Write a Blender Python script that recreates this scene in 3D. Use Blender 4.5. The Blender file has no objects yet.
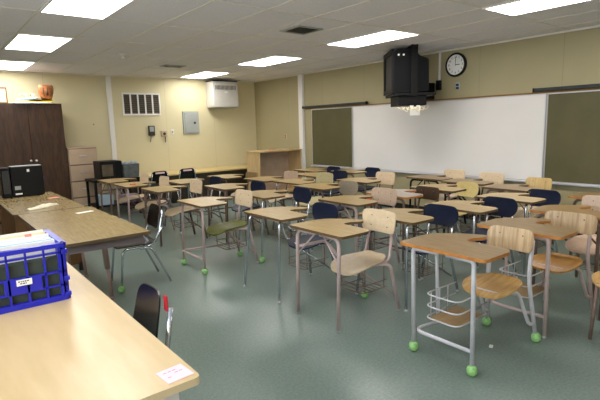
import bpy, bmesh, math, random
from mathutils import Vector, Matrix
random.seed(4)
C = bpy.context.scene.collection
PI = math.pi

# ------------------------------------------------------------------ materials
def lin(c):
    return tuple((((v/255)/12.92) if v/255 <= 0.04045 else ((v/255+0.055)/1.055)**2.4) for v in c)+(1,)
def new_mat(name, col, rough=.5, metal=0, spec=.5):
    m = bpy.data.materials.new(name); m.use_nodes = True
    b = m.node_tree.nodes['Principled BSDF']
    b.inputs['Base Color'].default_value = lin(col); b.inputs['Roughness'].default_value = rough
    b.inputs['Metallic'].default_value = metal; b.inputs['Specular IOR Level'].default_value = spec
    return m
def noisy(name, c1, c2, scale=(5, 5, 5), freq=4, rough=.5, detail=4, metal=0, lo=.35, hi=.65, bump=0, spec=.5, distort=0.):
    m = new_mat(name, c1, rough, metal, spec); nt = m.node_tree; N = nt.nodes; L = nt.links
    b = N['Principled BSDF']
    tc = N.new('ShaderNodeTexCoord'); mp = N.new('ShaderNodeMapping'); mp.inputs['Scale'].default_value = scale
    no = N.new('ShaderNodeTexNoise'); no.inputs['Scale'].default_value = freq; no.inputs['Detail'].default_value = detail
    no.inputs['Distortion'].default_value = distort
    cr = N.new('ShaderNodeValToRGB'); cr.color_ramp.elements[0].position = lo; cr.color_ramp.elements[1].position = hi
    cr.color_ramp.elements[0].color = lin(c1); cr.color_ramp.elements[1].color = lin(c2)
    L.new(tc.outputs['Object'], mp.inputs['Vector']); L.new(mp.outputs[0], no.inputs['Vector'])
    L.new(no.outputs['Fac'], cr.inputs[0]); L.new(cr.outputs[0], b.inputs['Base Color'])
    if bump:
        bp = N.new('ShaderNodeBump'); bp.inputs['Strength'].default_value = bump; bp.inputs['Distance'].default_value = .002
        L.new(no.outputs['Fac'], bp.inputs['Height']); L.new(bp.outputs[0], b.inputs['Normal'])
    return m
def seamed(name, c1, c2, axis, pitch, off, rough=.6):
    """painted wall panels with a fine joint every `pitch` metres"""
    m = noisy(name, c1, c2, (1, 1, 1), 1.2, rough, 3, lo=.3, hi=.7); nt = m.node_tree; N = nt.nodes; L = nt.links
    b = N['Principled BSDF']; src = b.inputs['Base Color'].links[0].from_socket
    g = N.new('ShaderNodeTexCoord'); s = N.new('ShaderNodeSeparateXYZ'); L.new(g.outputs['Object'], s.inputs[0])
    a = N.new('ShaderNodeMath'); a.operation = 'SUBTRACT'; L.new(s.outputs[axis], a.inputs[0]); a.inputs[1].default_value = off
    d = N.new('ShaderNodeMath'); d.operation = 'DIVIDE'; L.new(a.outputs[0], d.inputs[0]); d.inputs[1].default_value = pitch
    f = N.new('ShaderNodeMath'); f.operation = 'FRACT'; L.new(d.outputs[0], f.inputs[0])
    lt = N.new('ShaderNodeMath'); lt.operation = 'LESS_THAN'; L.new(f.outputs[0], lt.inputs[0]); lt.inputs[1].default_value = .008/pitch*1.2
    mx = N.new('ShaderNodeMix'); mx.data_type = 'RGBA'; L.new(lt.outputs[0], mx.inputs[0]); L.new(src, mx.inputs[6])
    mx.inputs[7].default_value = lin(tuple(int(v*.91) for v in c1)); L.new(mx.outputs[2], b.inputs['Base Color'])
    return m
def emit(name, col, s):
    m = bpy.data.materials.new(name); m.use_nodes = True; nt = m.node_tree; nt.nodes.clear()
    o = nt.nodes.new('ShaderNodeOutputMaterial'); e = nt.nodes.new('ShaderNodeEmission')
    e.inputs[0].default_value = lin(col); e.inputs[1].default_value = s; nt.links.new(e.outputs[0], o.inputs[0]); return m

M = {}
M['wall'] = seamed('wall_paint_shaded', (170, 160, 124), (165, 155, 119), 1, 1.22, 2.86)  # same paint as the far wall, darkened to carry the right wall's shade
M['wall_x'] = seamed('wall_paint_lit', (214, 204, 166), (208, 198, 160), 0, 1.22, 1.99)  # same paint as the right wall; the stronger light is in this tone
M['tile'] = noisy('ceiling_tile', (230, 229, 238), (240, 239, 248), (1, 1, 1), 55, .9, 6)
M['tbar'] = new_mat('grid_bar', (222, 217, 203), .5)
M['floor'] = noisy('floor_vinyl', (97, 112, 105), (120, 134, 127), (1, 1, 1), 60, .33, 8, lo=.3, hi=.7, spec=.5)
M['base'] = new_mat('rubber_base', (42, 38, 34), .5)
M['strip'] = new_mat('white_strip', (232, 230, 226), .45)
M['top_light'] = noisy('laminate_oak', (156, 130, 82), (176, 150, 100), (22, 2.5, 3), 2.2, .33, 6)
M['top_tan'] = noisy('laminate_tan', (164, 138, 92), (178, 154, 108), (14, 2, 3), 2, .33, 6)
M['top_brown'] = noisy('laminate_walnut', (128, 102, 64), (148, 122, 82), (26, 3, 3), 2.4, .36, 6)
M['top_grey'] = noisy('laminate_grey', (150, 138, 128), (172, 160, 148), (20, 3, 3), 2.4, .33, 6)
M['edge_dark'] = new_mat('edge_dark', (92, 70, 40), .5)
M['edge_orange'] = noisy('edge_orange', (160, 100, 42), (186, 122, 56), (3, 3, 3), 5, .45)
M['s_wood'] = noisy('seat_plywood', (172, 130, 70), (198, 158, 96), (4, 24, 4), 1.6, .33, 5)
M['b_wood'] = noisy('back_plywood', (168, 138, 102), (208, 180, 142), (3, 26, 2.5), 1.6, .45, 6, distort=.6)
M['s_gold'] = noisy('seat_gold', (146, 102, 42), (170, 124, 58), (4, 20, 4), 1.6, .35, 5)
M['p_tan'] = noisy('plastic_beige', (208, 184, 150), (216, 193, 160), (1, 1, 1), 30, .45)
M['p_pink'] = noisy('plastic_rose', (196, 168, 144), (204, 177, 153), (1, 1, 1), 40, .45)
M['p_grey'] = noisy('plastic_taupe', (158, 144, 124), (170, 156, 136), (1, 1, 1), 40, .45)
M['p_yellow'] = noisy('plastic_straw', (206, 184, 120), (214, 194, 132), (1, 1, 1), 30, .45)
M['p_sand'] = noisy('plywood_sand', (186, 156, 100), (204, 174, 118), (3, 20, 3), 2, .45)
M['cabinet_d'] = new_mat('filing_steel_reveal', (104, 86, 68), .5)
M['p_pale'] = noisy('plastic_khaki', (184, 172, 128), (194, 182, 140), (1, 1, 1), 30, .45)
M['p_brown'] = noisy('wood_dark_brown', (62, 42, 26), (78, 54, 34), (3, 20, 3), 2, .4)
M['p_mid'] = noisy('wood_mid_brown', (140, 112, 72), (160, 130, 86), (3, 20, 3), 2, .4)
M['p_olive'] = noisy('plastic_olive', (92, 98, 30), (112, 114, 44), (1, 1, 1), 8, .5, spec=.3)
M['p_orange'] = noisy('plastic_orange', (206, 74, 26), (216, 86, 34), (1, 1, 1), 20, .4)
M['p_blue'] = noisy('plastic_navy', (15, 23, 45), (19, 28, 54), (1, 1, 1), 30, .5, spec=.3)
M['black'] = new_mat('black_plastic', (7, 7, 8), .5, 0, .25)
M['black_s'] = new_mat('black_shell', (7, 7, 10), .25)
M['charcoal'] = new_mat('charcoal_casing', (7, 8, 11), .6, 0, .2)
M['mauve'] = noisy('enamel_mauve', (176, 154, 150), (190, 168, 164), (1, 1, 1), 12, .35, metal=.0)
M['silver'] = noisy('enamel_silver', (186, 184, 188), (198, 196, 200), (1, 1, 1), 12, .3, metal=.0)
M['umber'] = noisy('enamel_umber', (104, 82, 72), (120, 98, 88), (1, 1, 1), 12, .35, metal=.0)
M['chrome'] = new_mat('chrome', (200, 204, 214), .16, .95)
M['ball'] = noisy('tennis_felt', (120, 174, 98), (156, 204, 132), (1, 1, 1), 60, .95, bump=.5)
M['rivet'] = new_mat('rivet', (120, 110, 100), .35, .6)
M['glide'] = new_mat('leg_glide', (196, 196, 196), .3, .7)
M['green'] = noisy('chalkboard', (82, 77, 44), (90, 84, 50), (1, 1, 1), 2.5, .6)
M['white_board'] = noisy('whiteboard', (226, 222, 218), (231, 227, 223), (1, 1, 1), 1, .28)
M['alu'] = new_mat('aluminium', (206, 206, 210), .35, .5)
M['rail'] = new_mat('map_rail', (30, 36, 36), .45)
M['cork'] = noisy('cork', (134, 98, 52), (152, 114, 64), (1, 1, 1), 60, .8)
M['wardrobe'] = noisy('walnut_veneer', (50, 29, 14), (78, 49, 27), (5, 5, .7), 4.5, .42, 7, distort=1.2)
M['cabinet'] = noisy('filing_steel', (190, 164, 138), (198, 172, 146), (1, 1, 1), 6, .42)
M['book_w'] = noisy('birch_veneer', (190, 160, 112), (204, 176, 128), (6, 6, .8), 3, .45, 5)
M['book_b'] = noisy('hardboard', (176, 154, 134), (186, 164, 144), (1, 1, 1), 8, .6)
M['bench_d'] = noisy('bench_front', (36, 30, 20), (46, 38, 26), (3, 3, 1), 4, .5)
M['bench_t'] = noisy('bench_top', (206, 180, 118), (214, 190, 130), (2, 14, 2), 2, .35)
M['t_wood'] = noisy('table_oak', (136, 116, 76), (158, 136, 94), (34, 2.2, 3), 3, .26, 5)
M['t_blond'] = noisy('table_blond', (186, 160, 114), (196, 170, 126), (10, 1.6, 3), 1.6, .32, 5)
M['t_edge'] = new_mat('table_edge', (214, 190, 150), .4)
M['t_rim'] = new_mat('dark_rim', (84, 66, 44), .5)
M['apron'] = new_mat('apron_mauve', (108, 96, 98), .45)
M['apron_w'] = new_mat('apron_cream', (216, 208, 204), .45)
M['leg_m'] = noisy('table_leg_brown', (138, 112, 102), (152, 126, 116), (1, 1, 1), 10, .4)
M['desk_b'] = noisy('desk_panel', (104, 70, 36), (124, 86, 46), (5, 5, .8), 4, .45)
M['crate'] = new_mat('crate_blue', (28, 34, 176), .3)
M['file_g'] = noisy('folder_green', (52, 60, 52), (62, 72, 62), (1, 1, 1), 6, .7)
M['paper'] = new_mat('paper_white', (240, 238, 232), .8)
M['paper_c'] = new_mat('paper_cream', (236, 224, 186), .8)
M['paper_p'] = new_mat('paper_pink', (238, 196, 202), .8)
M['paper_b'] = new_mat('paper_blue', (170, 206, 232), .8)
M['paper_y'] = new_mat('paper_yellow', (226, 198, 60), .8)
M['coral'] = new_mat('paper_coral', (232, 140, 124), .8)
M['ink'] = new_mat('ink', (40, 40, 44), .7)
M['ink_p'] = new_mat('ink_pink', (206, 110, 140), .7)
M['grey_metal'] = noisy('panel_grey', (150, 154, 150), (158, 162, 158), (1, 1, 1), 5, .45)
M['heater'] = noisy('heater_white', (196, 192, 184), (202, 198, 190), (1, 1, 1), 5, .45)
M['slot'] = new_mat('slot_dark', (44, 42, 38), .6)
M['grille'] = noisy('grille_dark', (74, 62, 44), (96, 82, 58), (1, 1, 1), 9, .6)
M['lamp'] = emit('lamp_diffuser', (255, 252, 248), 7)
M['rattan'] = noisy('mask_clay', (138, 70, 28), (204, 134, 80), (1, 1, 1), 12, .5)
M['fabric'] = noisy('cloth_cream', (214, 204, 176), (230, 222, 198), (1, 1, 1), 40, .9)
M['fabric_b'] = noisy('cloth_brown', (134, 108, 78), (160, 134, 100), (1, 1, 1), 40, .9)
M['red'] = new_mat('red_plastic', (176, 30, 40), .4)
M['lilac'] = new_mat('lilac_card', (176, 150, 206), .6)
M['sky_card'] = new_mat('pale_blue_card', (166, 186, 200), .6)
M['bag'] = noisy('grey_liner', (84, 88, 86), (104, 108, 106), (1, 1, 1), 14, .4, bump=.5)
M['white_p'] = new_mat('white_plastic', (224, 222, 214), .4)
M['purple'] = new_mat('indigo_plastic', (56, 40, 110), .4)
M['frame_w'] = new_mat('frame_brown', (122, 84, 50), .5)

# ------------------------------------------------------------------ mesh helpers
def bm_new(): return bmesh.new()
def box(bm, x0, x1, y0, y1, z0, z1, mi=0, bev=0):
    r = bmesh.ops.create_cube(bm, size=1)
    vs = r['verts']
    for v in vs:
        v.co = Vector(((x0+x1)/2+v.co.x*(x1-x0), (y0+y1)/2+v.co.y*(y1-y0), (z0+z1)/2+v.co.z*(z1-z0)))
    fs = set(f for v in vs for f in v.link_faces)
    for f in fs: f.material_index = mi
    if bev:
        es = list(set(e for v in vs for e in v.link_edges))
        bmesh.ops.bevel(bm, geom=es, offset=bev, segments=2, affect='EDGES', profile=.5)
    return bm
def bx(*a, **k): return box(bm_new(), *a, **k)
def fillet(pts, rad, n=5):
    pts = [Vector(p) for p in pts]
    if rad <= 0 or len(pts) < 3: return pts
    out = [pts[0]]
    for i in range(1, len(pts)-1):
        a, b, c = pts[i-1], pts[i], pts[i+1]
        r = min(rad, (a-b).length*.45, (c-b).length*.45)
        p, q = b+(a-b).normalized()*r, b+(c-b).normalized()*r
        for k in range(n+1):
            t = k/n; out.append(p*(1-t)**2+b*2*t*(1-t)+q*t*t)
    out.append(pts[-1]); return out
def tube(bm, pts, r, n=8, rad=0, mi=0, r2=None):
    P = fillet(pts, rad); rings = []
    up = None
    for i, p in enumerate(P):
        d = (P[min(i+1, len(P)-1)]-P[max(i-1, 0)]).normalized()
        if up is None:
            up = d.orthogonal().normalized()
        else:
            up = (up-d*up.dot(d)).normalized()
        s = d.cross(up)
        rr = r if r2 is None else r+(r2-r)*i/(len(P)-1)
        rings.append([bm.verts.new(p+(up*math.cos(2*PI*k/n)+s*math.sin(2*PI*k/n))*rr) for k in range(n)])
    for a, b in zip(rings, rings[1:]):
        for k in range(n):
            f = bm.faces.new((a[k], a[(k+1) % n], b[(k+1) % n], b[k])); f.material_index = mi; f.smooth = True
    for ring in (list(reversed(rings[0])), rings[-1]):
        f = bm.faces.new(ring); f.material_index = mi
    return bm
def tb(*a, **k): return tube(bm_new(), *a, **k)
def round_poly(pts, rad, n=4):
    """pts: list of (x,y[,r])"""
    out = []; m = len(pts)
    for i in range(m):
        a, b, c = Vector(pts[i-1][:2]), Vector(pts[i][:2]), Vector(pts[(i+1) % m][:2])
        r = pts[i][2] if len(pts[i]) > 2 else rad
        r = min(r, (a-b).length*.48, (c-b).length*.48)
        p, q = b+(a-b).normalized()*r, b+(c-b).normalized()*r
        for k in range(n+1):
            t = k/n; out.append(p*(1-t)**2+b*2*t*(1-t)+q*t*t)
    return out
def prism(bm, outline, z0, z1, mi_top=0, mi_side=0, fn=None):
    fn = fn or (lambda x, y, z: (x, y, z))
    lo = [bm.verts.new(fn(p[0], p[1], z0)) for p in outline]; hi = [bm.verts.new(fn(p[0], p[1], z1)) for p in outline]
    f = bm.faces.new(hi); f.material_index = mi_top
    f = bm.faces.new(list(reversed(lo))); f.material_index = mi_side
    n = len(lo)
    for i in range(n):
        f = bm.faces.new((lo[i], lo[(i+1) % n], hi[(i+1) % n], hi[i])); f.material_index = mi_side
    bmesh.ops.recalc_face_normals(bm, faces=bm.faces)
    return bm
def lathe(bm, prof, cx=0, cy=0, n=20, mi=0, fn=None):
    rings = []
    for r, z in prof:
        rings.append([bm.verts.new((cx+r*math.cos(2*PI*k/n), cy+r*math.sin(2*PI*k/n), z)) for k in range(n)])
    for a, b in zip(rings, rings[1:]):
        for k in range(n):
            f = bm.faces.new((a[k], a[(k+1) % n], b[(k+1) % n], b[k])); f.smooth = True; f.material_index = mi
    bm.faces.new(list(reversed(rings[0]))); bm.faces.new(rings[-1])
    bmesh.ops.recalc_face_normals(bm, faces=bm.faces)
    return bm
def sheet(w, h, r, fn, thick, nu=12, nv=10):
    """a moulded rounded sheet; fn(a,b,t) -> point, a across, b along, t 0/1 the two skins"""
    bm = bm_new(); layers = []
    for t in (0, 1):
        g = []
        for j in range(nv+1):
            row = []
            for i in range(nu+1):
                # denser near the rim
                u = math.sin((i/nu*2-1)*PI/2); v = math.sin((j/nv*2-1)*PI/2)
                a, b = u*w/2, v*h/2
                ca, cb = w/2-r, h/2-r
                if abs(a) > ca and abs(b) > cb:
                    da, db = (abs(a)-ca)/r, (abs(b)-cb)/r
                    a = math.copysign(ca+r*da*math.sqrt(1-db*db/2), a); b = math.copysign(cb+r*db*math.sqrt(1-da*da/2), b)
                e = 1-max(abs(u), abs(v))**6*.0
                row.append(bm.verts.new(fn(a, b, t)))
            g.append(row)
        layers.append(g)
    for t, g in enumerate(layers):
        for j in range(nv):
            for i in range(nu):
                q = (g[j][i], g[j][i+1], g[j+1][i+1], g[j+1][i])
                f = bm.faces.new(q if t else tuple(reversed(q))); f.smooth = True
    A, B = layers
    rim = [(0, i) for i in range(nu+1)]+[(j, nu) for j in range(1, nv+1)]+[(nv, i) for i in range(nu-1, -1, -1)]+[(j, 0) for j in range(nv-1, 0, -1)]
    for k in range(len(rim)):
        (j0, i0), (j1, i1) = rim[k], rim[(k+1) % len(rim)]
        bm.faces.new((A[j0][i0], A[j1][i1], B[j1][i1], B[j0][i0]))
    bmesh.ops.recalc_face_normals(bm, faces=bm.faces)
    return bm
def mesh_of(name, bm, mats):
    me = bpy.data.meshes.new(name); bm.to_mesh(me); bm.free()
    for m in (mats if isinstance(mats, (list, tuple)) else [mats]): me.materials.append(M[m] if isinstance(m, str) else m)
    return me
def obj(name, bm, mats, parent=None, loc=None, rz=0):
    me = bm if isinstance(bm, bpy.types.Mesh) else mesh_of(name, bm, mats)
    o = bpy.data.objects.new(name, me); C.objects.link(o); o.parent = parent
    if loc: o.location = loc
    if rz: o.rotation_euler = (0, 0, rz)
    return o
def tag(o, label, cat, group=None):
    o['label'] = label; o['category'] = cat
    if group: o['group'] = group
    return o
def thing(name, label, cat, loc=(0, 0, 0), rz=0, group=None):
    o = bpy.data.objects.new(name, None); C.objects.link(o); o.location = loc; o.rotation_euler = (0, 0, rz)
    return tag(o, label, cat, group)
def struct(name, bm, mats):
    o = obj(name, bm, mats); o['kind'] = 'structure'; return o
def text_mesh(s, size, depth=.001):
    cu = bpy.data.curves.new('t', 'FONT'); cu.body = s; cu.size = size; cu.align_x = 'CENTER'; cu.align_y = 'CENTER'; cu.extrude = depth
    o = bpy.data.objects.new('t', cu); C.objects.link(o); bpy.context.view_layer.update()
    me = bpy.data.meshes.new_from_object(o); bpy.data.objects.remove(o); return me

# ------------------------------------------------------------------ room
XL, XR, YN, YF, H = -1.5, 6.86, -2.0, 10.37, 2.73
struct('floor', bx(XL-.1, XR+.1, YN-.1, YF+.1, -.1, 0), 'floor')
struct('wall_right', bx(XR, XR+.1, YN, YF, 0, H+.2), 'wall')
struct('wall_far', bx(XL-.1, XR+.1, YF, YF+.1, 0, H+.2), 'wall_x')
ADDED_WIN = [(-1.8, -.2), (.1, 1.7), (2.0, 3.6)]  # unseen windows, added to let daylight in from the left
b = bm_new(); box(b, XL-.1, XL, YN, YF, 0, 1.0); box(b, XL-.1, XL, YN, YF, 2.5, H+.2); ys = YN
for a0, a1 in ADDED_WIN+[(YF, YF)]:
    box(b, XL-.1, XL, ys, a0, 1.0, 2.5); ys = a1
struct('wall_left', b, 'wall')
for k, (a0, a1) in enumerate(ADDED_WIN):
    b = bm_new()
    for q in ((a0, a1, 1.0, 1.04), (a0, a1, 2.46, 2.5), (a0, a0+.04, 1.04, 2.46), (a1-.04, a1, 1.04, 2.46), ((a0+a1)/2-.02, (a0+a1)/2+.02, 1.04, 2.46)):
        box(b, XL-.08, XL-.02, *q)
    struct('window_%d' % (k+1), b, 'alu')  # frame of an added window, out of view
    pl = bpy.data.lights.new('sky_portal', 'AREA'); pl.shape = 'RECTANGLE'; pl.size = 1.5; pl.size_y = 1.6; pl.cycles.is_portal = True
    po = bpy.data.objects.new('sky_portal', pl); C.objects.link(po); po.location = (XL-.11, (a0+a1)/2, 1.75); po.rotation_euler = (0, -PI/2, 0)
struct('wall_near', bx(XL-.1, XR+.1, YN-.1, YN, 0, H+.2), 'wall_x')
struct('ceiling', bx(XL-.1, XR+.1, YN-.1, YF+.1, H, H+.1), 'tile')
b = bm_new()
GX, GY = 1.03, 6.45
x = GX-.61*4
while x < XR:
    if x > XL: box(b, x-.009, x+.009, YN, YF, H-.004, H+.01)
    x += .61
y = GY-1.22*6
while y < YF:
    box(b, XL, XR, y-.008, y+.008, H-.0035, H+.01); y += 1.22
struct('trim_1', b, 'tbar')                       # ceiling grid bars
struct('trim_2', box(box(bm_new(), XR-.02, XR, YN, YF, H-.025, H), XL, XR-.02, YF-.02, YF, H-.025, H), 'tbar')  # wall angle
struct('baseboard_right', bx(XR-.012, XR, YN, YF, 0, .1), 'base')
struct('baseboard_far', bx(XL, XR, YF-.012, YF, 0, .1), 'base')
struct('trim_3', bx(XR-.07, XR, 8.36, 8.5, 0, H-.025, bev=.008), 'strip')     # pilaster, right wall
struct('trim_4', bx(3.165, 3.265, YF-.035, YF, 0, H-.025, bev=.006), 'strip')   # raceway, far wall

# ceiling lamps
def lamp(ix, iy, label):
    x0, y0 = GX+.61*ix, GY+1.22*iy
    t = thing('ceiling_light', label, 'ceiling light', (x0+.305, y0+.61, H-.006), group='recessed ceiling lights')
    fr = bm_new()
    for a in ((-.3, .3, -.605, -.585), (-.3, .3, .585, .605), (-.3, -.282, -.585, .585), (.282, .3, -.585, .585)):
        box(fr, a[0], a[1], a[2], a[3], -.008, .006)
    obj('frame', fr, 'strip', t)
    obj('diffuser', bx(-.282, .282, -.585, .585, -.003, .003), 'lamp', t)
lamp(0, 0, 'recessed ceiling light at the left, middle one of the three above the wardrobe side')
lamp(0, -2, 'bright ceiling light cut off by the top edge, upper left')
lamp(0, 2, 'ceiling light nearest the far wall above the brown wardrobe')
lamp(0, -4, 'ceiling light of the left row, overhead and behind the viewer')
lamp(6, 0, 'ceiling light in the middle of the ceiling, second from the far wall')
lamp(6, -2, 'ceiling light just left of the hanging television')
lamp(6, 2, 'small distant ceiling light beside the white wall heater')
lamp(6, -4, 'ceiling light cut off by the top edge, above the clock')
lamp(6, -6, 'ceiling light of the right row, overhead and behind the viewer')

# ceiling vents and detector
def vent(cx, cy, sx, sy, label, n):
    t = thing('ceiling_vent', label, 'air vent', (cx, cy, H-.004), group='ceiling air vents')
    fr = bm_new()
    for a in ((-sx, sx, -sy, -sy+.03), (-sx, sx, sy-.03, sy), (-sx, -sx+.03, -sy+.03, sy-.03), (sx-.03, sx, -sy+.03, sy-.03)):
        box(fr, a[0], a[1], a[2], a[3], -.01, .004)
    obj('frame', fr, 'grey_metal', t)
    obj('backing', bx(-sx+.03, sx-.03, -sy+.03, sy-.03, -.002, .004), 'slot', t)
    for k in range(n):
        yy = -sy+.03+(k+1)*(2*sy-.06)/(n+1)
        s = bx(-sx+.03, sx-.03, yy-.004, yy+.012, -.008, -.004); obj('slat', s, 'rail', t)
vent(3.77, 4.62, .19, .19, 'square ceiling air vent nearer the middle of the room', 5)
vent(3.8, 8.42, .2, .14, 'dark ceiling air vent near the far wall', 4)
t = thing('smoke_detector', 'small white round detector on the ceiling', 'detector', (2.57, 7.45, H))
obj('housing', lathe(bm_new(), [(.05, -.035), (.06, -.01), (.06, 0)]), 'white_p', t)
obj('sensor', lathe(bm_new(), [(.02, -.075), (.032, -.065), (.034, -.03)]), 'white_p', t)

# ------------------------------------------------------------------ boards on the right wall
def board(name, y0, y1, z0, z1, mat, label, cat, grp=None):
    t = thing(name, label, cat, (XR, (y0+y1)/2, z0), group=grp); w = (y1-y0)/2; h = z1-z0
    obj('panel', bx(-.018, 0, -w+.015, w-.015, .01, h-.01), mat, t)
    f = bm_new()
    box(f, -.024, 0, -w, -w+.015, 0, h); box(f, -.024, 0, w-.015, w, 0, h); box(f, -.024, 0, -w+.015, w-.015, h-.015, h); box(f, -.024, 0, -w+.015, w-.015, 0, .015)
    obj('frame', f, 'alu', t)
    obj('tray', bx(-.075, 0, -w, w, -.022, 0, bev=.004), 'alu', t); return t
board('whiteboard', 3.05, 6.82, .70, 1.93, 'white_board', 'long blank whiteboard in the middle of the right wall', 'whiteboard')
board('chalkboard', 6.83, 8.1, .70, 1.93, 'green', 'olive green chalkboard left of the whiteboard, near the corner', 'chalkboard', 'olive chalkboards beside the whiteboard')
board('chalkboard', .6, 3.04, .70, 1.93, 'green', 'olive green chalkboard right of the whiteboard, cut by the photo edge', 'chalkboard', 'olive chalkboards beside the whiteboard')
tag(obj('display_rail', bx(XR-.03, XR, .6, 8.3, 1.935, 1.955), 'cork'), 'thin brown cork rail running above all the boards', 'rail')
def maprail(y0, y1, label):
    t = thing('map_rail', label, 'map rail', (XR-.03, (y0+y1)/2, 1.955), group='dark map rails above the chalkboards'); w = (y1-y0)/2
    obj('housing', bx(-.05, .03, -w, w, .002, .05, bev=.006), 'rail', t)
    for s in (-1, 1): obj('end_cap', bx(-.055, .0, min(s*w, s*(w+.02)), max(s*w, s*(w+.02)), 0, .053), 'black', t)
maprail(6.42, 8.33, 'dark rolled map rail above the left olive chalkboard')
maprail(.6, 3.2, 'dark rolled map rail above the right olive chalkboard')

# clock
t = thing('wall_clock', 'round black-rimmed wall clock showing three o\'clock', 'clock', (XR, 4.49, 2.475))
def facing_left(p):   # local disc (x right on the face, y up) -> wall right, seen from the room
    return p
b = bm_new(); lathe(b, [(.16, -.0), (.185, .0), (.19, .03), (.178, .05), (.158, .046), (.158, .03)], n=40)
rim = obj('rim', b, 'black', t); face = obj('face', lathe(bm_new(), [(.16, .0), (.16, .032)], n=40), 'paper', t)
for o in (rim, face): o.rotation_euler = (0, -PI/2, 0)
def on_face(o, u, v, d, ang=0):   # u: to the right seen from the room (= -y), v up
    o.rotation_euler = Matrix(((0, 0, -1), (-1, 0, 0), (0, 1, 0))).to_euler()
    o.location = (-d, -u, v)
for k in range(1, 13):
    a = PI/2-k*PI/6; me = text_mesh(str(k), .046); me.materials.append(M['ink'])
    o = obj('numeral', me, None, t); on_face(o, math.cos(a)*.122, math.sin(a)*.122, .033)
h = bx(-.005, .075, -.006, .006, 0, .002); o = obj('hour_hand', h, 'ink', t); on_face(o, 0, 0, .035)
h = bx(-.004, .004, -.015, .115, 0, .002); o = obj('minute_hand', h, 'ink', t); on_face(o, 0, 0, .038)
t = thing('wall_outlet', 'small dark switch plate on the wall below the clock', 'switch', (XR, 4.46, 2.08))
obj('plate', bx(-.008, 0, -.035, .035, 0, .12, bev=.003), 'sky_card', t)
for z in (.03, .08): obj('toggle', bx(-.02, -.008, -.022, .022, z-.018, z+.018), 'slot', t)
t = thing('cable_raceway', 'thin white conduit running up the wall right of the television', 'conduit', (XR, 4.80, 1.96))
obj('channel', bx(-.02, 0, -.015, .015, .28, H-1.96-.026), 'strip', t)
obj('junction_box', bx(-.06, 0, -.04, .04, .14, .30, bev=.006), 'black', t)

# television on a ceiling mount, seen from its side
ang = math.atan2(.62, -.78)      # screen direction
t = thing('television', 'bulky black tube television hung high beside the whiteboard', 'television', (6.15, 4.88, 2.03), ang)
# local +x is the way the screen faces
prof = [(.30, .0), (.30, .60), (.26, .645), (.10, .655), (.0, .64), (-.09, .54), (-.22, .50), (-.23, .02)]
b = bm_new(); prism(b, round_poly([(p[0], p[1]) for p in prof], .03), -.34, .34, fn=lambda x, y, z: (x, z, y))
obj('casing', b, 'charcoal', t)
b = bm_new()
for a in ((-.36, .36, .0, .07), (-.36, .36, .58, .65), (-.36, -.29, .07, .58), (.29, .36, .07, .58)): box(b, .295, .335, a[0], a[1], a[2], a[3])
obj('bezel', b, 'black', t); obj('screen', bx(.29, .31, -.29, .29, .07, .58), 'slot', t)
for x in (.16, .235): obj('bolt', tb([(x, .335, .56), (x, .352, .56)], .016), 'paper', t)
t = thing('television_mount', 'black ceiling bracket and shelf carrying the television', 'bracket', (6.15, 4.88, 1.86), ang)
b = bx(-.33, .3, -.375, .375, .13, .168); obj('shelf', b, 'black', t)
obj('ceiling_plate', bx(-.05, .05, -.382, .382, .835, H-1.86), 'black', t)
for sy_ in (-1, 1): obj('hanger_strap', bx(-.05, .05, sy_*.367-.006, sy_*.367+.006, .12, .84), 'black', t)
obj('equipment_tray', bx(-.2, .24, -.25, .33, -.02, .13, bev=.01), 'black', t)
t = thing('video_recorder', 'black box behind the hanging television, lower right', 'video player', (6.69, 5.02, 1.955))
obj('casing', bx(-.1, .16, -.13, .16, 0, .27, bev=.006), 'black', t)
obj('wall_bracket', bx(.16, .18, -.05, .05, .05, .2), 'black', t)
t = thing('paper_notice', 'white sheet hanging below the television shelf', 'paper', (5.96, 4.61, 1.71), ang)
obj('sheet', bx(-.075, .075, .0, .004, -.02, .13), 'paper', t)
obj('clip', bx(-.02, .02, -.004, .01, .11, .13), 'black', t)
b = bm_new()
for k in range(7):
    a0 = -.2+.06*k; tube(b, [(a0, .2, .02), (a0+.03, .22, -.03-.02*(k % 3)), (a0+.08, .2, -.01), (a0+.1, .18, .02)], .006, 6, .03)
tag(obj('cable_bundle', b, 'paper_c', None, (6.06, 4.74, 1.80), ang), 'cream cables bundled under the television shelf', 'cable')

# ------------------------------------------------------------------ far wall fittings
W = YF
t = thing('wall_grille', 'white framed dark louvre grille with five bays high on the far wall', 'air vent', (3.89, W, 1.9))
b = bm_new(); w = .42
box(b, -w, w, -.03, 0, 0, .035); box(b, -w, w, -.03, 0, .445, .48)
for k in range(6):
    xx = -w+.015+k*(2*w-.03)/5; box(b, xx-.015, xx+.015, -.03, 0, .035, .445)
obj('frame', b, 'strip', t); obj('backing', bx(-w+.01, w-.01, -.01, 0, .02, .46), 'slot', t)
for k in range(5):
    xx = -w+.015+k*(2*w-.03)/5; b = bm_new()
    for j in range(9): box(b, xx+.018, xx+.14, -.02, -.012, .05+j*.044, .07+j*.044)
    obj('louvre', b, 'grille', t)
t = thing('wall_telephone', 'dark grey wall box left of the small fittings on the far wall', 'wall box', (4.06, W, 1.45))
obj('body', bx(-.07, .07, -.06, 0, 0, .22, bev=.01), 'slot', t); obj('front_panel', bx(-.05, .04, -.07, -.06, .09, .2), 'grey_metal', t)
obj('cord', tb([(-.02, -.03, 0), (-.03, -.03, -.08), (-.04, -.02, -.14)], .006, 6, .02), 'base', t)
t = thing('thermostat', 'pale thermostat with a dangling cable on the far wall', 'thermostat', (4.35, W, 1.42))
obj('body', bx(-.07, .07, -.04, 0, 0, .13, bev=.008), 'cabinet', t); obj('dial', tb([(0, -.04, .065), (0, -.055, .065)], .03, 14), 'slot', t)
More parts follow.
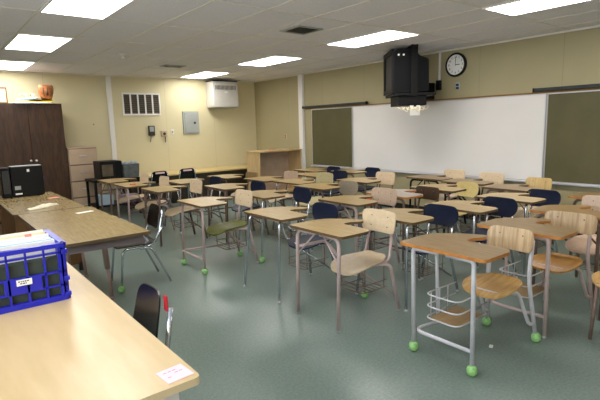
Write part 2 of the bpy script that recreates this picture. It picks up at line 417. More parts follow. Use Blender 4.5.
obj('cord', tb([(.02, -.02, 0), (.03, -.02, -.08), (.02, -.02, -.13)], .008, 6, .02), 'base', t)
t = thing('light_switch', 'small white switch plate left of the electrical panel', 'switch', (4.56, W, 1.46))
obj('plate', bx(-.035, .035, -.008, 0, 0, .12, bev=.003), 'white_p', t); obj('toggle', bx(-.008, .008, -.02, -.008, .045, .075), 'slot', t)
t = thing('electrical_panel', 'grey electrical breaker panel on the far wall', 'electrical panel', (5.03, W, 1.46))
obj('box', bx(-.2, .2, -.03, 0, 0, .52), 'grey_metal', t); obj('door', bx(-.16, .17, -.042, -.03, .03, .49, bev=.004), 'grey_metal', t)
obj('latch', bx(.06, .11, -.052, -.042, .23, .28), 'slot', t)
t = thing('wall_heater', 'white boxy unit heater mounted high near the far corner', 'heater', (5.8, W, 2.07))
obj('casing', bx(-.33, .35, -.36, 0, 0, .59, bev=.01), 'heater', t)
b = bm_new()
for k in range(16):
    xx = -.26+k*.035; box(b, xx, xx+.014, -.363, -.36, .40, .50)
obj('air_slots', b, 'slot', t); obj('badge', bx(-.03, .06, -.364, -.36, .33, .36), 'strip', t)
obj('top_cover', bx(-.32, .34, -.35, 0, .59, .62), 'slot', t); obj('base_tray', bx(-.31, .33, -.34, 0, -.02, 0), 'grey_metal', t)
t = thing('wall_clip', 'tiny dark hook on the far wall left of the raceway', 'hook', (2.85, W, 1.72))
obj('hook', tb([(0, 0, 0), (0, -.02, 0), (0, -.022, .015)], .008, 6), 'slot', t)
t = thing('wall_outlet', 'double outlet on the wall above the open bookcase', 'outlet', (XR, 9.1, 1.33))
obj('plate', bx(-.008, 0, -.035, .035, -.06, .06), 'cabinet', t)
for z in (-.025, .025): obj('socket', bx(-.011, -.008, -.02, .02, z-.016, z+.016), 'slot', t)

# low bench along the far wall
t = thing('wall_bench', 'long low dark-fronted bench with yellow top along the far wall', 'bench', (5.0, 9.75, 0))
obj('cabinet', bx(-1.75, 1.85, -.2, .6, 0, .6), 'bench_d', t); obj('top', bx(-1.77, 1.85, -.23, .6, .6, .635, bev=.004), 'bench_t', t)
for k in range(5): obj('door', bx(-1.72+k*.71, -1.04+k*.71, -.215, -.2, .08, .57), 'bench_d', t)

# open bookcase in the corner
t = thing('bookcase', 'open-fronted birch bookcase standing in the far corner', 'bookcase', (6.22, 8.42, 0))
obj('side_panel', bx(-.6, -.575, 0, .5, 0, 1.03), 'book_w', t); obj('side_panel', bx(.545, .57, 0, .5, 0, 1.03), 'book_w', t)
obj('top', bx(-.61, .575, -.01, .5, 1.03, 1.06), 'book_w', t); obj('back_panel', bx(-.575, .545, .48, .5, .0, 1.03), 'book_b', t)
obj('shelf', bx(-.575, .545, .01, .48, .1, .125), 'book_w', t)
tag(obj('marker', tb([(6.0, 8.6, 1.069), (6.16, 8.58, 1.069)], .009), 'coral'), 'small stick lying on top of the bookcase', 'marker')

# wardrobe and filing cabinet
t = thing('wardrobe', 'tall dark walnut two-door wardrobe by the far wall', 'wardrobe', (1.55, 9.6, 0))
obj('carcass', bx(-.58, .56, 0, .7, .0, 2.1), 'wardrobe', t)
for s, x0, x1 in ((-1, -.575, -.012), (1, .0, .555)):
    d = obj('door', bx(x0, x1, -.022, -.001, .06, 2.085, bev=.003), 'wardrobe', t)
    kx = -.04 if s < 0 else .045
    bb = bm_new(); lathe(bb, [(.008, 0), (.008, .02), (.02, .025), (.02, .038), (.01, .042)], n=12)
    k = obj('knob', bb, 'alu', d, (kx, -.022, 1.09)); k.rotation_euler = (PI/2, 0, 0); 
t = thing('filing_cabinet', 'tan four-drawer filing cabinet between wardrobe and computer', 'filing cabinet', (2.39, 9.6, 0))
obj('body', bx(-.26, .26, 0, .7, 0, 1.29, bev=.004), 'cabinet', t); obj('reveal', bx(-.25, .25, -.004, -.0005, .03, 1.27), 'cabinet_d', t)
for k in range(4):
    z = .04+k*.31; d = obj('drawer', bx(-.245, .245, -.024, -.004, z, z+.288, bev=.004), 'cabinet', t)
    obj('handle', tb([(-.06, -.022, z+.16), (-.06, -.05, z+.155), (.06, -.05, z+.155), (.06, -.022, z+.16)], .011, 6, .015), 'alu', d)
    obj('label_holder', bx(-.04, .04, -.021, -.018, z+.21, z+.24), 'cabinet', d)

# things on the wardrobe
t = thing('clay_mask_pot', 'orange-brown carved pot standing on top of the wardrobe', 'pot', (1.9, 9.72, 2.1+.075))
obj('bowl', lathe(bm_new(), [(.075, 0), (.1, .04), (.125, .14), (.13, .21), (.115, .255), (.1, .25)], n=24), 'rattan', t)
for a in (-2.1, -1.57, -1.0):
    bb = tb([(math.cos(a)*.1, math.sin(a)*.1, .06), (math.cos(a)*.128, math.sin(a)*.128, .14), (math.cos(a)*.132, math.sin(a)*.132, .2)], .012, 6)
    obj('carving', bb, 'frame_w', t)
obj('nose', tb([(0, -.118, .14), (0, -.14, .08)], .016, 8), 'p_brown', t)
pile = [('paper', 'white papers at the bottom of the pile on the wardrobe', 1.63, 9.72, .30, .2, .1), ('paper_y', 'yellow folder in the paper pile on the wardrobe', 1.78, 9.7, .22, .12, -.2),
        ('black', 'black folder in the paper pile on the wardrobe', 1.80, 9.71, .16, .11, .35), ('paper_b', 'pale blue booklet in the paper pile on the wardrobe', 1.56, 9.7, .12, .1, .5),
        ('paper', 'crumpled white sheet topmost of the pile on the wardrobe', 1.66, 9.69, .1, .08, -.4)]
zz = 2.1
for m, lab, x, y, sx, sy, r in pile:
    b = bm_new()
    for k in range(3): box(b, -sx+.01*k, sx-.008*k, -sy+.006*k, sy-.004*k, k*.0075, k*.0075+.007)
    o = obj('paper_stack', b, m, None, (x, y, zz), r); tag(o, lab, 'papers', 'pile of papers on the wardrobe'); zz += .0226
b = bm_new(); g = []
for j in range(7):
    g.append([b.verts.new((-.13+.24*i_/10, -.07+.14*j/6, zz-2.1+.012+.03*math.sin(i_*1.3+j)*math.cos(j*1.7)+.02*math.sin(i_*2.9)+.03)) for i_ in range(11)])
for j in range(6):
    for i_ in range(10): b.faces.new((g[j][i_], g[j][i_+1], g[j+1][i_+1], g[j+1][i_]))
o = obj('crumpled_paper', b, 'paper_c', None, (1.6, 9.72, 2.1)); md = o.modifiers.new('thick', 'SOLIDIFY'); md.thickness = .002
tag(o, 'crumpled cream wrapping on top of the paper pile on the wardrobe', 'paper')
t = thing('picture_frame', 'small brown picture frame on the wardrobe, at the left photo edge', 'picture frame', (1.19, 9.75, 2.1), .1)
b = bm_new()
for a in ((-.1, .1, 0, .025), (-.1, .1, .255, .28), (-.1, -.08, .025, .255), (.08, .1, .025, .255)): box(b, a[0], a[1], -.01, .01, a[2], a[3])
obj('frame', b, 'frame_w', t); obj('picture', bx(-.08, .08, -.003, .006, .025, .255), 'paper_c', t)
obj('stand', bx(-.02, .02, .01, .08, 0, .02), 'frame_w', t)

# computer stand with television and bin
t = thing('computer_stand', 'low black stand behind the last student desks, left of the raceway', 'stand', (2.78, 9.2, 0))
obj('top', bx(-.42, .42, -.3, .3, .66, .7), 'black', t)
for sx in (-.39, .39):
    for sy in (-.27, .27): obj('leg', bx(sx-.02, sx+.02, sy-.02, sy+.02, 0, .66), 'black', t)
obj('shelf', bx(-.40, .40, -.28, .28, .2, .225), 'black', t)
t = thing('computer_monitor', 'black boxy monitor cabinet beside the filing cabinet', 'monitor', (2.69, 9.15, .7))
obj('casing', bx(-.19, .2, -.22, .22, 0, .33, bev=.008), 'black', t)
obj('window', bx(-.16, .03, -.226, -.22, .06, .27), 'grille', t); obj('control_panel', bx(.07, .18, -.226, -.22, .04, .3), 'charcoal', t)
t = thing('waste_bin', 'grey bin with a loose plastic liner, right of the black monitor', 'bin', (3.08, 9.15, .7))
b = bm_new(); o_ = round_poly([(-.17, -.16), (.17, -.16), (.17, .16), (-.17, .16)], .04)
prism(b, o_, 0, .25, fn=lambda x, y, z: (x*(.9+.4*z), y*(.9+.4*z), z)); obj('tub', b, 'bag', t)
b = bm_new(); prev = None
for k in range(10):
    a = 2*PI*k/10; tube(b, [(math.cos(a)*.16, math.sin(a)*.13, .245), (math.cos(a+.3)*.15, math.sin(a+.3)*.12, .285+.015*(k % 2)), (math.cos(a+.6)*.16, math.sin(a+.6)*.13, .245)], .012, 6, .04)
obj('liner', b, 'sky_card', t)
tag(obj('storage_box', bx(2.44, 2.7, 8.98, 9.2, .226, .42, bev=.004), 'sky_card'), 'pale blue box on the shelf under the black monitor', 'box')
tag(obj('storage_box', bx(2.9, 3.12, 9.0, 9.2, .226, .37, bev=.004), 'lilac'), 'lilac box on the shelf under the grey bin', 'box')

# ------------------------------------------------------------------ long tables on the left
def leg_tube(x, y, tx, ty, zt): 
    b = bm_new(); tube(b, [(tx, ty, zt), ((tx+x*1.2)/2.2, (ty+y*1.2)/2.2, .30)], .026, 12)
    tube(b, [((tx+x*1.2)/2.2, (ty+y*1.2)/2.2, .32), (x, y, .012)], .016, 12); tube(b, [(x, y, 0), (x, y, .02)], .022, 12); return b
t = thing('classroom_table', 'oak laminate table with mauve legs, empty black chair at its side', 'table', (1.07, 4.73, 0), group='laminate tables at the left')
b = bm_new(); prism(b, round_poly([(-.36, -.91), (.36, -.91), (.36, .905), (-.36, .905)], .02), .715, .74, 0, 1); obj('tabletop', b, ['t_wood', 't_rim'], t)
b = bm_new()
for a in ((-.31, .31, -.86, -.84), (-.31, .31, .84, .86), (-.31, -.29, -.84, .84), (.29, .31, -.84, .84)): box(b, a[0], a[1], a[2], a[3], .645, .715)
obj('apron', b, 'apron', t)
for sx in (-1, 1):
    for yy in (-.23, .67): obj('leg', leg_tube(sx*.19, yy, sx*.15, yy, .71), 'leg_m', t)
t = thing('wooden_desk', 'brown panelled desk with oak laminate top carrying the black monitor', 'desk', (1.03, 6.58, 0))
b = bm_new(); prism(b, round_poly([(-.36, -.93), (.36, -.93), (.36, .93), (-.36, .93)], .02), .715, .741, 0, 1); obj('desktop', b, ['t_wood', 't_rim'], t)
obj('end_panel', bx(-.34, .28, -.88, -.85, .08, .715), 'desk_b', t); obj('end_panel', bx(-.34, .28, .85, .88, .08, .715), 'desk_b', t)
obj('front_panel', bx(.22, .24, -.85, .85, .2, .715), 'desk_b', t)
b = bx(-.34, .22, .2, .85, .1, .715); ped = obj('pedestal', b, 'desk_b', t)
for k in range(3): obj('drawer', bx(-.36, -.34, .23, .82, .13+.19*k, .3+.19*k), 'desk_b', ped)
for sx in (-.32, .26):
    for sy in (-.86, .86): obj('foot', bx(sx-.02, sx+.02, sy-.02, sy+.02, 0, .1), 'base', t)

# near table
t = thing('classroom_table', 'blond laminate table in the foreground under the blue crate', 'table', (-.02, 2.40, 0), group='laminate tables at the left')
b = bm_new(); prism(b, round_poly([(-.78, -1.0), (.68, -1.0), (.68, 1.0), (-.78, 1.0)], .025), .712, .74, 0, 1)
obj('tabletop', b, ['t_blond', 't_edge'], t)
b = bm_new()
for a in ((-.72, .62, -.94, -.92), (-.72, .62, .92, .94), (-.72, -.70, -.92, .92), (.60, .62, -.92, .92)): box(b, a[0], a[1], a[2], a[3], .64, .712)
obj('apron', b, 'apron_w', t)
for sx in (-.66, .55):
    for sy in (-.86, .86): obj('leg', leg_tube(sx, sy, sx, sy, .71), 'leg_m', t)
t = thing('sticky_note', 'pink note taped to the corner of the foreground table', 'note', (.60, 1.475, .7405), .08)
obj('sheet', bx(-.052, .045, -.048, .048, 0, .0012), 'paper_p', t)
b = bm_new()
for k in range(3):
    for j in range(4):
        if random.random() < .75: box(b, -.035+.017*j, -.024+.017*j+random.uniform(0, .003), .022-.018*k, .026-.018*k, .0012, .0016)
obj('scribble', b, 'ink_p', t)

# blue file crate
t = thing('file_crate', 'blue plastic lattice crate of hanging files on the foreground table', 'crate', (.29, 2.755, .7405), .0)
cw, cd, ch = .21, .205, .295
def wall_lattice(ax, c, n, solid=None):
    b = bm_new()
    L = cw if ax == 'x' else cd
    def seg(a0, a1, z0, z1, e=.0):
        if ax == 'x': box(b, a0, a1, c-.008-e, c+.008+e, z0, z1)
        else: box(b, c-.008-e, c+.008+e, a0, a1, z0, z1)
    seg(-L, L, 0, .028, .004); seg(-L, L, ch-.022, ch, .006); seg(-L, L, ch-.052, ch-.042)
    seg(-L, L, .075, .084); seg(-L, L, .145, .154)
    for k in range(n+1):
        a = -L+.012+k*(2*L-.024)/n; seg(a-.0045, a+.0045, .02, ch)
    seg(-L, -L+.03, .0, ch); seg(L-.03, L, 0, ch)
    if solid: seg(solid[0], solid[1], .084, .145)
    return b
obj('front_wall', wall_lattice('x', -cd, 5, (-.06, .1)), 'crate', t); obj('rear_wall', wall_lattice('x', cd, 5), 'crate', t)
obj('side_wall', wall_lattice('y', -cw, 4), 'crate', t); obj('side_wall', wall_lattice('y', cw, 4), 'crate', t)
obj('base', bx(-cw, cw, -cd, cd, .0, .012), 'crate', t)
b = bm_new()
for sx in (-1, 1):
    for sy in (-1, 1):
        for z in (.02, .1, .24): box(b, sx*cw-.014, sx*cw+.014, sy*cd-.014, sy*cd+.014, z, z+.02)
obj('corner_knob', b, 'crate', t)
lb = obj('label', bx(-.01, .056, -cd-.0145, -cd-.0125, .118, .148), 'paper', t)
b = bm_new()
for r_ in range(2):
    x_ = -.003+.008*r_
    while x_ < .044-.01*r_:
        l = random.uniform(.004, .009); box(b, x_, x_+l, -cd-.0152, -cd-.0145, .136-.010*r_, .141-.010*r_); x_ += l+.003
obj('writing', b, 'ink', lb)
cols = ['file_g']*3+['paper', 'paper_b', 'paper', 'paper_c', 'paper', 'paper_b', 'paper', 'paper_c', 'paper', 'paper', 'paper_c', 'paper', 'paper', 'paper_c']
for k, m in enumerate(cols):
    y = -.183+k*.0228; hgt = .205 if k < 3 else .28+random.uniform(-.006, .012)
    b = bx(-.19, .19, y-.0045, y+.0045, 0, hgt)
    f = obj('file_folder', b, m if k > 2 else 'file_g', None, (.29, 2.755, .7405+.013))
    lab = 'dark green hanging folder, front of the blue crate' if k < 3 else 'paper-filled folder standing in the blue crate'
    tag(f, lab, 'folder', 'dark green folders at the front of the crate' if k < 3 else 'paper-filled folders in the crate')
    if k == 9: obj('tab', bx(-.1+.02*k, -.07+.02*k, y-.0045, y+.0045, hgt, hgt+.014), 'coral', f)

# monitor and items on the left tables
t = thing('computer_monitor', 'black boxy monitor on the brown desk, its labelled back to the room', 'monitor', (1.07, 7.3, .741), .0)
obj('casing', bx(-.19, .19, -.12, .1, .01, .405, bev=.008), 'black', t)
obj('top_edge', bx(-.17, .18, -.1, .08, .405, .411), 'grey_metal', t)
obj('foot_plate', bx(-.16, .16, -.1, .1, 0, .012), 'charcoal', t)
for n, (x0, x1, z0, z1) in {'label': (-.16, -.09, .10, .15), 'tag': (-.16, -.08, .035, .055), 'badge': (.0, .03, .33, .365)}.items():
    l_ = obj(n, bx(x0, x1, -.123, -.12, z0, z1), 'paper' if n != 'label' else 'grey_metal', t)
obj('side_knob', bx(.19, .21, -.05, .0, .2, .24), 'purple', t)
t = thing('computer_speaker', 'narrow black computer speaker left of the black monitor', 'speaker', (.82, 7.25, .741))
obj('cabinet', bx(-.05, .05, -.08, .08, 0, .40, bev=.01), 'charcoal', t); obj('grille', bx(-.04, .04, -.083, -.08, .06, .36), 'slot', t)
b = bm_new()
# crumpled glove-like cloth
pts = []
nx, ny = 22, 8
g = []
for j in range(ny+1):
    row = []
    for i in range(nx+1):
        u, v = i/nx*2-1, j/ny*2-1
        wd = .055*(1-.55*abs(u)**2.2)*(1+.25*math.sin(u*6+1))
        zz = .028*max(0, (1-v*v))*(1-.5*u*u)*(1+.45*math.sin(u*13+v*4))
        row.append(b.verts.new((u*.2, v*wd+.015*math.sin(u*4), max(.0, zz)+.001)))
    g.append(row)
for j in range(ny):
    for i in range(nx):
        f = b.faces.new((g[j][i], g[j][i+1], g[j+1][i+1], g[j+1][i])); f.smooth = True
rimv = [g[0][i] for i in range(nx+1)]+[g[j][nx] for j in range(1, ny+1)]+[g[ny][i] for i in range(nx-1, -1, -1)]+[g[j][0] for j in range(ny-1, 0, -1)]
b.faces.new(list(reversed(rimv)))
t = thing('cloth', 'crumpled cream cloth lying on the oak laminate table', 'cloth', (1.0, 5.95, .7425), .62)
obj('fold', b, 'fabric', t); obj('brown_end', tb([(.14, .0, .012), (.18, .012, .016), (.21, .005, .012)], .014, 8, .02, r2=.01), 'fabric_b', t)
tag(obj('paper_slip', bx(-.085, .085, -.03, .03, 0, .003), 'paper', None, (1.27, 5.25, .7405), .25), 'white slip of paper near the right edge of the oak table', 'paper')
tag(obj('paper_slip', bx(-.06, .06, -.05, .05, 0, .0015), 'coral', None, (1.27, 6.75, .7415), .2), 'coral pink slip of paper beside the monitor desk edge', 'paper')
tag(obj('paper_scrap', bx(-.02, .02, -.012, .012, 0, .006), 'paper', None, (2.98, 1.62, .0), .4), 'small white scrap on the floor under the foreground desk', 'scrap')

# ------------------------------------------------------------------ student desks
cache = {}
def cm(key, fn, mats):
    if key not in cache: cache[key] = mesh_of(key[0], fn(), mats)
    return cache[key]
OUT = round_poly([(0, -.32, .035), (.29, -.325, .05), (.335, -.27, .05), (.34, .02, .03), (.42, .03, .05), (.52, -.03, .03), (.575, .0, .03), (.53, .12, .08), (.40, .28, .10), (.30, .32, .08), (0, .32, .035)], .03)
def m_top():
    return prism(bm_new(), OUT, .712, .732, 0, 1)
def m_back(kind):
    if kind == 'blue':   # moulded shell narrowing downward
        def fn(a, b, t):
            w = 1.0-.28*max(0, -b/.1)**1.5*.8
            return Vector((.045-.0*b+b*.12-.9*a*a+(.010 if t else 0)+.012*(1-(b/.1)**2), a*w, .69+b))
        return sheet(.385, .185, .07, fn, .01)
    if kind == 'wood':
        def fn(a, b, t): return Vector((.045+b*.12-.75*a*a+(.012 if t else 0), a, .71+b))
        return sheet(.355, .15, .045, fn, .012)
    def fn(a, b, t): return Vector((.045+b*.12-.7*a*a+(.010 if t else 0), a*(1+b*.15), .70+b))
    return sheet(.37, .18, .045, fn, .01)
def m_seat(kind):
    def fn(a, b, t):   # a across (y), b depth (x)
        z = .432-.9*(b-.02)**2*(b < .02)*.9+.45*a*a*(1 if kind != 'wood' else .6)+(.5*max(0, b-.1)**2)*4
        return Vector((b, a*(1-.18*max(0, b/.19)), z+(0 if t else -.012)))
    if kind == 'tan':
        return sheet(.40, .45, .12, fn, .014)
    return sheet(.40, .37, .13, fn, .014)
FR = {
 # front leg feet (x,y), splay, rear feet
 'rack': dict(ff=(.055, .225), ft=(.04, .225), rf=(.81, .19), r=.0145),
 'arch': dict(ff=(.02, .25), ft=(.04, .25), rf=(.70, .20), r=.0155),
 'plain': dict(ff=(.02, .26), ft=(.04, .25), rf=(.70, .20), r=.0135),
 'chrome': dict(ff=(-.04, .29), ft=(.03, .24), rf=(.70, .22), r=.0125),
}
def front_leg(kind, s):
    d = FR[kind]; b = bm_new()
    if kind in ('arch', 'rack', 'plain'):
        tube(b, [(d['ff'][0], s*d['ff'][1], .012), (d['ft'][0], s*d['ft'][1], .70), (d['ft'][0]+.005, s*.03, .70)], d['r'], 10, .07 if kind != 'rack' else .03)
    else:
        tube(b, [(d['ff'][0], s*d['ff'][1], .012), (d['ft'][0], s*d['ft'][1], .705), (.2, s*d['ft'][1]*.9, .703)], d['r'], 10, .05)
    return b
SY = -.08     # the seat sits a little to the open side
def rear_leg(kind, s):
    d = FR[kind]; b = bm_new(); y = SY+s*d['rf'][1]
    if kind == 'rack':
        tube(b, [(d['rf'][0], y, .012), (.735, SY+s*.15, .45), (.775, SY+s*.15, .70)], d['r'], 10, .12)
    else:
        tube(b, [(d['rf'][0], y, .012), (.62, SY+s*.17, .40), (.48, SY+s*.12, .412)], d['r'], 10, .05)
    return b
def m_balls(): return lathe(bm_new(), [(.004, .0), (.02, .004), (.031, .018), (.034, .034), (.030, .05), (.018, .064), (.014, .066)], n=16)
def build_desk(name, x, y, rz, top, back, seat, frame, kind, balls, label, rack=True, edge=None, grp='student desks in rows'):
    t = thing(name, label, 'student desk', (x, y, 0), rz, grp)
    edge = edge or 'edge_dark'; t.scale = (1, 1, 1.065 if kind == 'rack' else 1.045)
    obj('tabletop', cm(('tabletop', top, edge), m_top, [top, edge]), None, t)
    shape = 'blue' if back in ('p_blue', 'p_yellow', 'p_grey') else ('wood' if back in ('b_wood', 'p_brown', 'p_mid') else 'tan')
    dx, dz = (0, -.018) if kind == 'rack' else (-.03 if kind == 'chrome' else -.08, .02 if shape == 'tan' else -.022)
    bo = obj('backrest', cm(('backrest', shape, back), lambda: m_back(shape), [back]), None, t, (.72+dx, SY, dz))
    if seat == 's_gold': bo.scale = (1, 1.13, 1)
    if back in ('p_yellow', 'p_sand'): bo.scale = (1, .88, 1)
    so = obj('seat', cm(('seat', shape, seat), lambda: m_seat(shape), [seat]), None, t, (.54+dx-(.03 if shape == 'tan' else 0), SY, -.005))
    if shape != 'blue': so.scale = (1, .9, 1)
    if seat == 's_wood': bo.scale = (1, .94, 1)
    d = FR[kind]
    feet = []
    for s in (-1, 1):
        l1 = obj('leg', cm(('leg', kind, 'f', s, frame), lambda: front_leg(kind, s), [frame]), None, t)
        l2 = obj('leg', cm(('leg', kind, 'r', s, frame), lambda: rear_leg(kind, s), [frame]), None, t)
        feet += [('f'+('+' if s > 0 else '-'), l1, (d['ff'][0], s*d['ff'][1])), ('r'+('+' if s > 0 else '-'), l2, (d['rf'][0], SY+s*d['rf'][1]))]
    for k, l, (fx, fy) in feet:
        if k in balls: obj('tennis_ball', cm(('tennis_ball',), m_balls, ['ball']), None, l, (fx, fy, 0))
        else: obj('glide', cm(('glide',), lambda: lathe(bm_new(), [(.014, 0), (.017, .006), (.014, .02)], n=10), ['glide']), None, l, (fx, fy, 0))
    # frame tubes
    def part(name, pts, r, n=8, rad=0, mat=None):
        obj(name, cm((name, kind, mat or frame, str(pts)), lambda: tb(pts, r, n, rad), [mat or frame]), None, t)
    if kind == 'rack': part('side_rail', [(.05, -.225, .15), (.05, .225, .15), (.80, .12, .15)], .012, 8, .09)
    elif kind == 'plain': part('side_rail', [(.0, -.258, .17), (.0, .258, .17), (.69, .12, .17)], .0115, 8, .07)
    elif kind == 'arch': part('side_rail', [(.03, .25, .56), (.34, .24, .56), (.40, .12, .41), (.62, .06, .41)], .0125, 8, .06)
    else: part('side_rail', [(.1, .22, .70), (.36, .22, .69), (.40, .16, .41), (.62, .06, .41)], .0115, 8, .06)
    part('seat_support', [(.70+dx, SY-.12, .405), (.42+dx, SY-.12, .405), (.42+dx, SY+.12, .405), (.70+dx, SY+.12, .405)], .01, 8, .03)
    if kind == 'rack':
        for s in (-1, 1): part('brace', [(.50, SY+s*.15, .41), (.60, SY+s*.15, .38), (.73, SY+s*.17, .14), (.795, SY+s*.18, .13)], .0125, 8, .05)
        part('arm_post', [(.30, .225, .712), (.30, .20, .15)], .0125)
    else:
        for s in (-1, 1): part('back_support', [(.50, SY+s*.13, .408), (.725+dx, SY+s*.14, .42), (.786+dx, SY+s*.12, .70)], .012, 8, .05)
        if kind == 'arch':
            for s in (-1, 1): part('brace', [(.035, s*.25, .50), (.06, s*.04, .70)], .007, 6)
            part('arm_post', [(.36, .24, .712), (.36, .24, .56)], .011)
        for s in (-1, 1): part('cross_brace', [(.38, SY-s*.08, .40), (.67, SY+s*.17, .14)], .008, 6)
    if rack:
        def mrack():
            b = bm_new()
            if kind == 'rack':
                for z in (.22, .30, .38):
                    tube(b, [(.50, .19, z), (.14, .20, z), (.14, -.06, z), (.50, -.06, z)], .005, 6, .06)
                for xx in (.2, .3, .4): tube(b, [(xx, .19, .38), (xx, .19, .21)], .004, 6)
            else:
                for z in (.2, .26):
                    tube(b, [(.64, -.2, z), (.34, -.2, z), (.34, .08, z), (.64, .08, z)], .004, 6, .04)
                for k in range(6): tube(b, [(.35+.05*k, -.2, .2), (.35+.05*k, .08, .2)], .003, 5)
                for xx in (.37, .6):
                    for yy in (-.2, .08): tube(b, [(xx, yy, .2), (xx, yy, .41)], .004, 5)
            return b
        obj('book_rack', cm(('book_rack', kind), mrack, ['silver' if kind == 'rack' else 'umber']), None, t)
    if kind == 'rack': obj('rack_shelf', cm(('rack_shelf',), lambda: bx(.17, .5, -.05, .18, .205, .212), ['p_mid']), None, t)
    # screws on the backrest
    for s in (-1, 1):
        for z in {'tan': (.66, .74), 'wood': (.74,), 'blue': ()}[shape]:
            def scr(): 
                b = bm_new(); tube(b, [(-.0035, 0, 0), (.004, 0, 0)], .0055, 8); return b
            yy = s*.09
            sh = {'tan': .7, 'wood': .75, 'blue': .9}[shape]; ce = {'tan': .70, 'wood': .71, 'blue': .69}[shape]
            bb = z-ce; xx = .045+bb*.12-sh*yy*yy+(.012*(1-(bb/.1)**2) if shape == 'blue' else 0)
            obj('rivet', cm(('rivet',), scr, ['rivet']), None, bo, (xx, yy, z))
    return t

DESKS = [
 # x, y, rz, top, back, seat, frame, kind, balls, edge, label
 (2.475, 1.720, 0, 'top_brown', 'b_wood', 's_wood', 'silver', 'rack', ('f-', 'f+', 'r-', 'r+'), 'edge_orange', 'foreground student desk with plywood seat and green tennis balls on all four feet'),
 (2.325, 2.765, 0, 'top_light', 'p_tan', 'p_tan', 'mauve', 'arch', ('r+',), None, 'student desk with diagonal front braces and riveted pale beige backrest'),
 (2.400, 3.600, 0, 'top_light', 'p_blue', 'p_blue', 'chrome', 'chrome', (), None, 'student desk with splayed chrome front legs and navy backrest, left of the braced desk'),
 (2.240, 4.800, 0, 'top_tan', 'p_tan', 'p_olive', 'mauve', 'plain', ('f-', 'f+', 'r+'), None, 'student desk with olive green seat and three green tennis balls'),
 (2.370, 6.300, 0, 'top_tan', 'p_tan', 'p_tan', 'umber', 'arch', (), None, 'student desk with beige seat directly behind the olive-seated desk'),
 (2.27, 7.21, 0, 'top_tan', 'p_tan', 'p_tan', 'mauve', 'arch', (), None, 'student desk with an orange mark on its top, in front of the black monitor'),
 (2.27, 8.05, 0, 'top_tan', 'p_tan', 'p_tan', 'umber', 'arch', (), None, 'hindmost student desk of the left column, beside the filing cabinet'),
 (3.330, 1.660, 0, 'top_brown', 'b_wood', 's_gold', 'mauve', 'rack', (), 'edge_orange', 'brown-topped student desk with golden seat and plywood back, behind the foreground desk'),
 (3.080, 2.710, 0, 'top_tan', 'p_blue', 'p_blue', 'chrome', 'chrome', (), None, 'chrome-legged student desk with navy back, directly behind the riveted beige backrest'),
 (3.860, 2.560, 0, 'top_tan', 'p_blue', 'p_blue', 'chrome', 'chrome', (), None, 'navy-backed chrome student desk, middle one of the three in its row at the right'),
 (4.670, 2.480, 0, 'top_tan', 'p_blue', 'p_blue', 'chrome', 'chrome', (), None, 'navy-backed chrome student desk, farthest one of its row near the whiteboard end'),
 (4.27, 1.69, 0, 'top_brown', 'p_pink', 'p_pink', 'umber', 'arch', (), 'edge_orange', 'student desk with rose-pink backrest at the right photo edge'),
 (5.29, 1.79, 0, 'top_brown', 'p_tan', 'p_tan', 'umber', 'arch', (), 'edge_orange', 'student desk under the right chalkboard, mostly outside the right photo edge'),
 (3.035, 4.780, 0, 'top_light', 'p_blue', 'p_pink', 'chrome', 'chrome', ('f-',), None, 'student desk with navy back and a single tennis ball, right of the olive-seated desk'),
 (3.40, 3.64, 0, 'top_light', 'p_pink', 'p_blue', 'mauve', 'arch', (), None, 'student desk with curved mauve leg and rose backrest, between two navy-backed desks'),
 (4.120, 3.600, 0, 'top_grey', 'p_brown', 'p_brown', 'umber', 'plain', (), 'edge_orange', 'student desk with dark brown wooden backrest and grey top'),
 (3.96, 4.80, 0, 'top_light', 'p_grey', 'p_blue', 'umber', 'plain', (), None, 'student desk with rounded taupe grey backrest'),
 (4.000, 6.170, 0, 'top_light', 'p_pink', 'p_tan', 'umber', 'plain', (), None, 'student desk with rose beige backrest in front of the open bookcase'),
 (3.110, 5.820, 0, 'top_tan', 'p_blue', 'p_blue', 'umber', 'plain', (), None, 'student desk with navy backrest left of the open bookcase, rear middle'),
 (4.110, 5.490, 0, 'top_light', 'p_pale', 'p_pale', 'chrome', 'chrome', (), None, 'student desk with pale khaki backrest below the left chalkboard'),
 (4.900, 6.030, 0, 'top_light', 'p_blue', 'p_blue', 'chrome', 'chrome', (), None, 'student desk with navy back half hidden behind the taupe backrest'),
 (5.43, 6.69, 0, 'top_light', 'p_blue', 'p_blue', 'umber', 'plain', (), None, 'hindmost navy-backed desk under the left chalkboard'),
 (5.68, 5.94, 0, 'top_light', 'p_blue', 'p_blue', 'umber', 'plain', (), None, 'navy-backed student desk against the left end of the whiteboard'),
 (4.81, 4.85, 0, 'top_light', 'p_tan', 'p_orange', 'umber', 'plain', (), None, 'student desk with bright orange seat and beige backrest'),
 (5.720, 4.270, 0, 'top_brown', 'p_tan', 'p_tan', 'black', 'arch', (), None, 'student desk with black frame and beige back, left one of the two under the whiteboard'),
 (4.840, 3.500, 0, 'top_light', 'p_yellow', 'p_yellow', 'umber', 'plain', (), None, 'student desk with straw yellow rounded backrest'),
 (5.610, 3.570, 0, 'top_brown', 'p_tan', 'p_tan', 'black', 'arch', (), None, 'student desk with black frame and beige back, right one of the two under the whiteboard'),
 (5.400, 2.840, 0, 'top_brown', 'p_sand', 'p_tan', 'umber', 'arch', (), None, 'student desk with yellow-tan back under the right end of the whiteboard'),
 (2.990, 6.950, 0, 'top_tan', 'p_blue', 'p_blue', 'chrome', 'chrome', (), None, 'navy-backed student desk in the rear in front of the low wall bench'),
 (3.81, 7.03, 0, 'top_light', 'p_mid', 'p_mid', 'umber', 'plain', (), None, 'student desk with mid-brown wooden back touching the bookcase in view'),
]
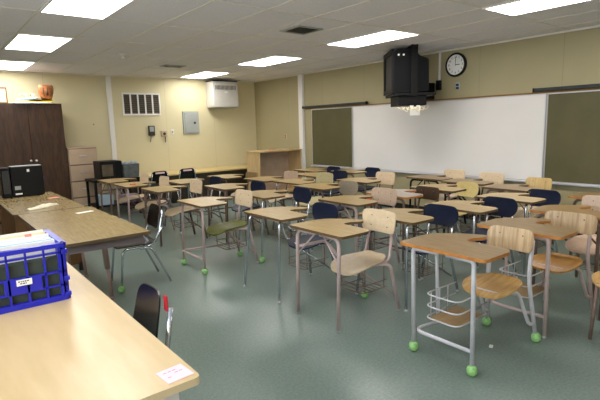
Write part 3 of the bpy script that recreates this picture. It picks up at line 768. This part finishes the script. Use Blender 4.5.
for i, (x, y, rz, top, back, seat, frame, kind, balls, edge, lab) in enumerate(DESKS):
    rzj = rz if i in (0, 1, 2, 3, 7) else random.uniform(-.05, .05)
    d = build_desk('student_desk', x, y, rzj, top, back, seat, frame, kind, balls, lab, rack=True, edge=edge)
tag(obj('eraser', bx(-.04, .04, -.02, .02, 0, .012), 'p_orange', None, (2.44, 7.12, .7655), .3), 'orange-red item lying on the desk in front of the monitor', 'eraser')

# ------------------------------------------------------------------ black shell chairs
def shell_chair(loc, rz, label, slot=False, ball=False, red=False, up=0):
    t = thing('stacking_chair', label, 'chair', loc, rz, 'black plastic stacking chairs')
    def fb(a, b, tt): 
        return Vector((.02+b*.22-.5*a*a+(.008 if tt else 0), a*(1-.1*(b/.15)), .66+b))
    obj('backrest', sheet(.33 if up <= 0 else .25, .23 if not up else .27, .06, fb, .01), 'black_s', t, (.215, 0, up+.03))
    def fs(a, b, tt): return Vector((b, a, .435+.3*a*a-.8*max(0, -b-.1)**2+1.2*max(0, b-.1)**2+(0 if tt else -.009)))
    obj('seat', sheet(.40, .40, .08, fs, .01), 'black_s', t)
    for s in (-1, 1):
        lg = obj('leg', tb([(-.20, s*.21, .012), (-.15, s*.18, .415), (.14, s*.18, .415), (.25, s*.20, .60)], .0115, 10, .06), 'chrome', t)
        r2 = obj('leg', tb([(.02, s*.175, .40), (.13, s*.18, .40), (.30, s*.21, .012)], .0115, 10, .05), 'chrome', t)
        if ball and s < 0: obj('tennis_ball', m_balls(), 'ball', lg, (-.20, s*.21, 0))
        u = obj('back_tube', tb([(.2, s*.19, .50), (.245, s*.17, .62), (.275+up*.2, s*.155, .76+up)], .0115, 10, .05), 'chrome', t)
    if slot:
        obj('handle_slot', bx(.266, .276, -.09, .09, .755, .785), 'paper_p', t)
    if red: obj('sticker', bx(.272, .278, -.14, -.11, .78, .85), 'red', t)
    return t
shell_chair((1.60, 4.80, 0), -.08, 'black plastic chair with chrome legs at the side of the oak table', ball=True)
shell_chair((.49, 2.06, 0), .05, 'black chair pushed under the foreground table, only its back showing', red=True, up=.04)
shell_chair((3.45, 8.85, 0), PI/2*1.05-PI, 'left one of the two black chairs in front of the low wall bench', slot=True)
shell_chair((4.08, 8.95, 0), -PI/2, 'right one of the two black chairs in front of the low wall bench', slot=True)
# lone chair at the right edge
t = thing('wooden_chair', 'light wooden chair cut off by the right photo edge', 'chair', (3.8, 1.08, 0), .2)
obj('seat', m_seat('wood'), 's_wood', t)
obj('backrest', m_back('wood'), 'b_wood', t, (.19, 0, 0))
for s in (-1, 1):
    obj('leg', tb([(-.16, s*.17, 0), (-.13, s*.15, .42)], .013, 8), 'umber', t)
    obj('leg', tb([(.26, s*.17, 0), (.19, s*.14, .42), (.24, s*.14, .72)], .013, 8, .05), 'umber', t)

# ------------------------------------------------------------------ camera, world, view
f, yaw, pitch, roll = 470.8754, .6723, .1564, -.0275
cy, sy, cp, sp = math.cos(yaw), math.sin(yaw), math.cos(pitch), math.sin(pitch)
F = Vector((sy*cp, cy*cp, -sp)); R = Vector((cy, -sy, 0)); U = R.cross(F)
c, s = math.cos(roll), math.sin(roll); R2 = c*R+s*U; U2 = -s*R+c*U
cam = bpy.data.cameras.new('camera'); co = bpy.data.objects.new('camera', cam); C.objects.link(co)
cam.sensor_width = 36; cam.lens = f*36/600; cam.clip_start = .05
mt = Matrix((R2, U2, -F)).transposed().to_4x4(); mt.translation = Vector((0, 0, 1.58)); co.matrix_world = mt
bpy.context.scene.camera = co
w = bpy.data.worlds.new('world'); bpy.context.scene.world = w; w.use_nodes = True
w.node_tree.nodes['Background'].inputs[0].default_value = (.86, .93, 1, 1); w.node_tree.nodes['Background'].inputs[1].default_value = 3.8
vs = bpy.context.scene.view_settings
vs.view_transform = 'Standard'; vs.look = 'None'; vs.gamma = 1; vs.use_curve_mapping = False; vs.exposure = 1.2
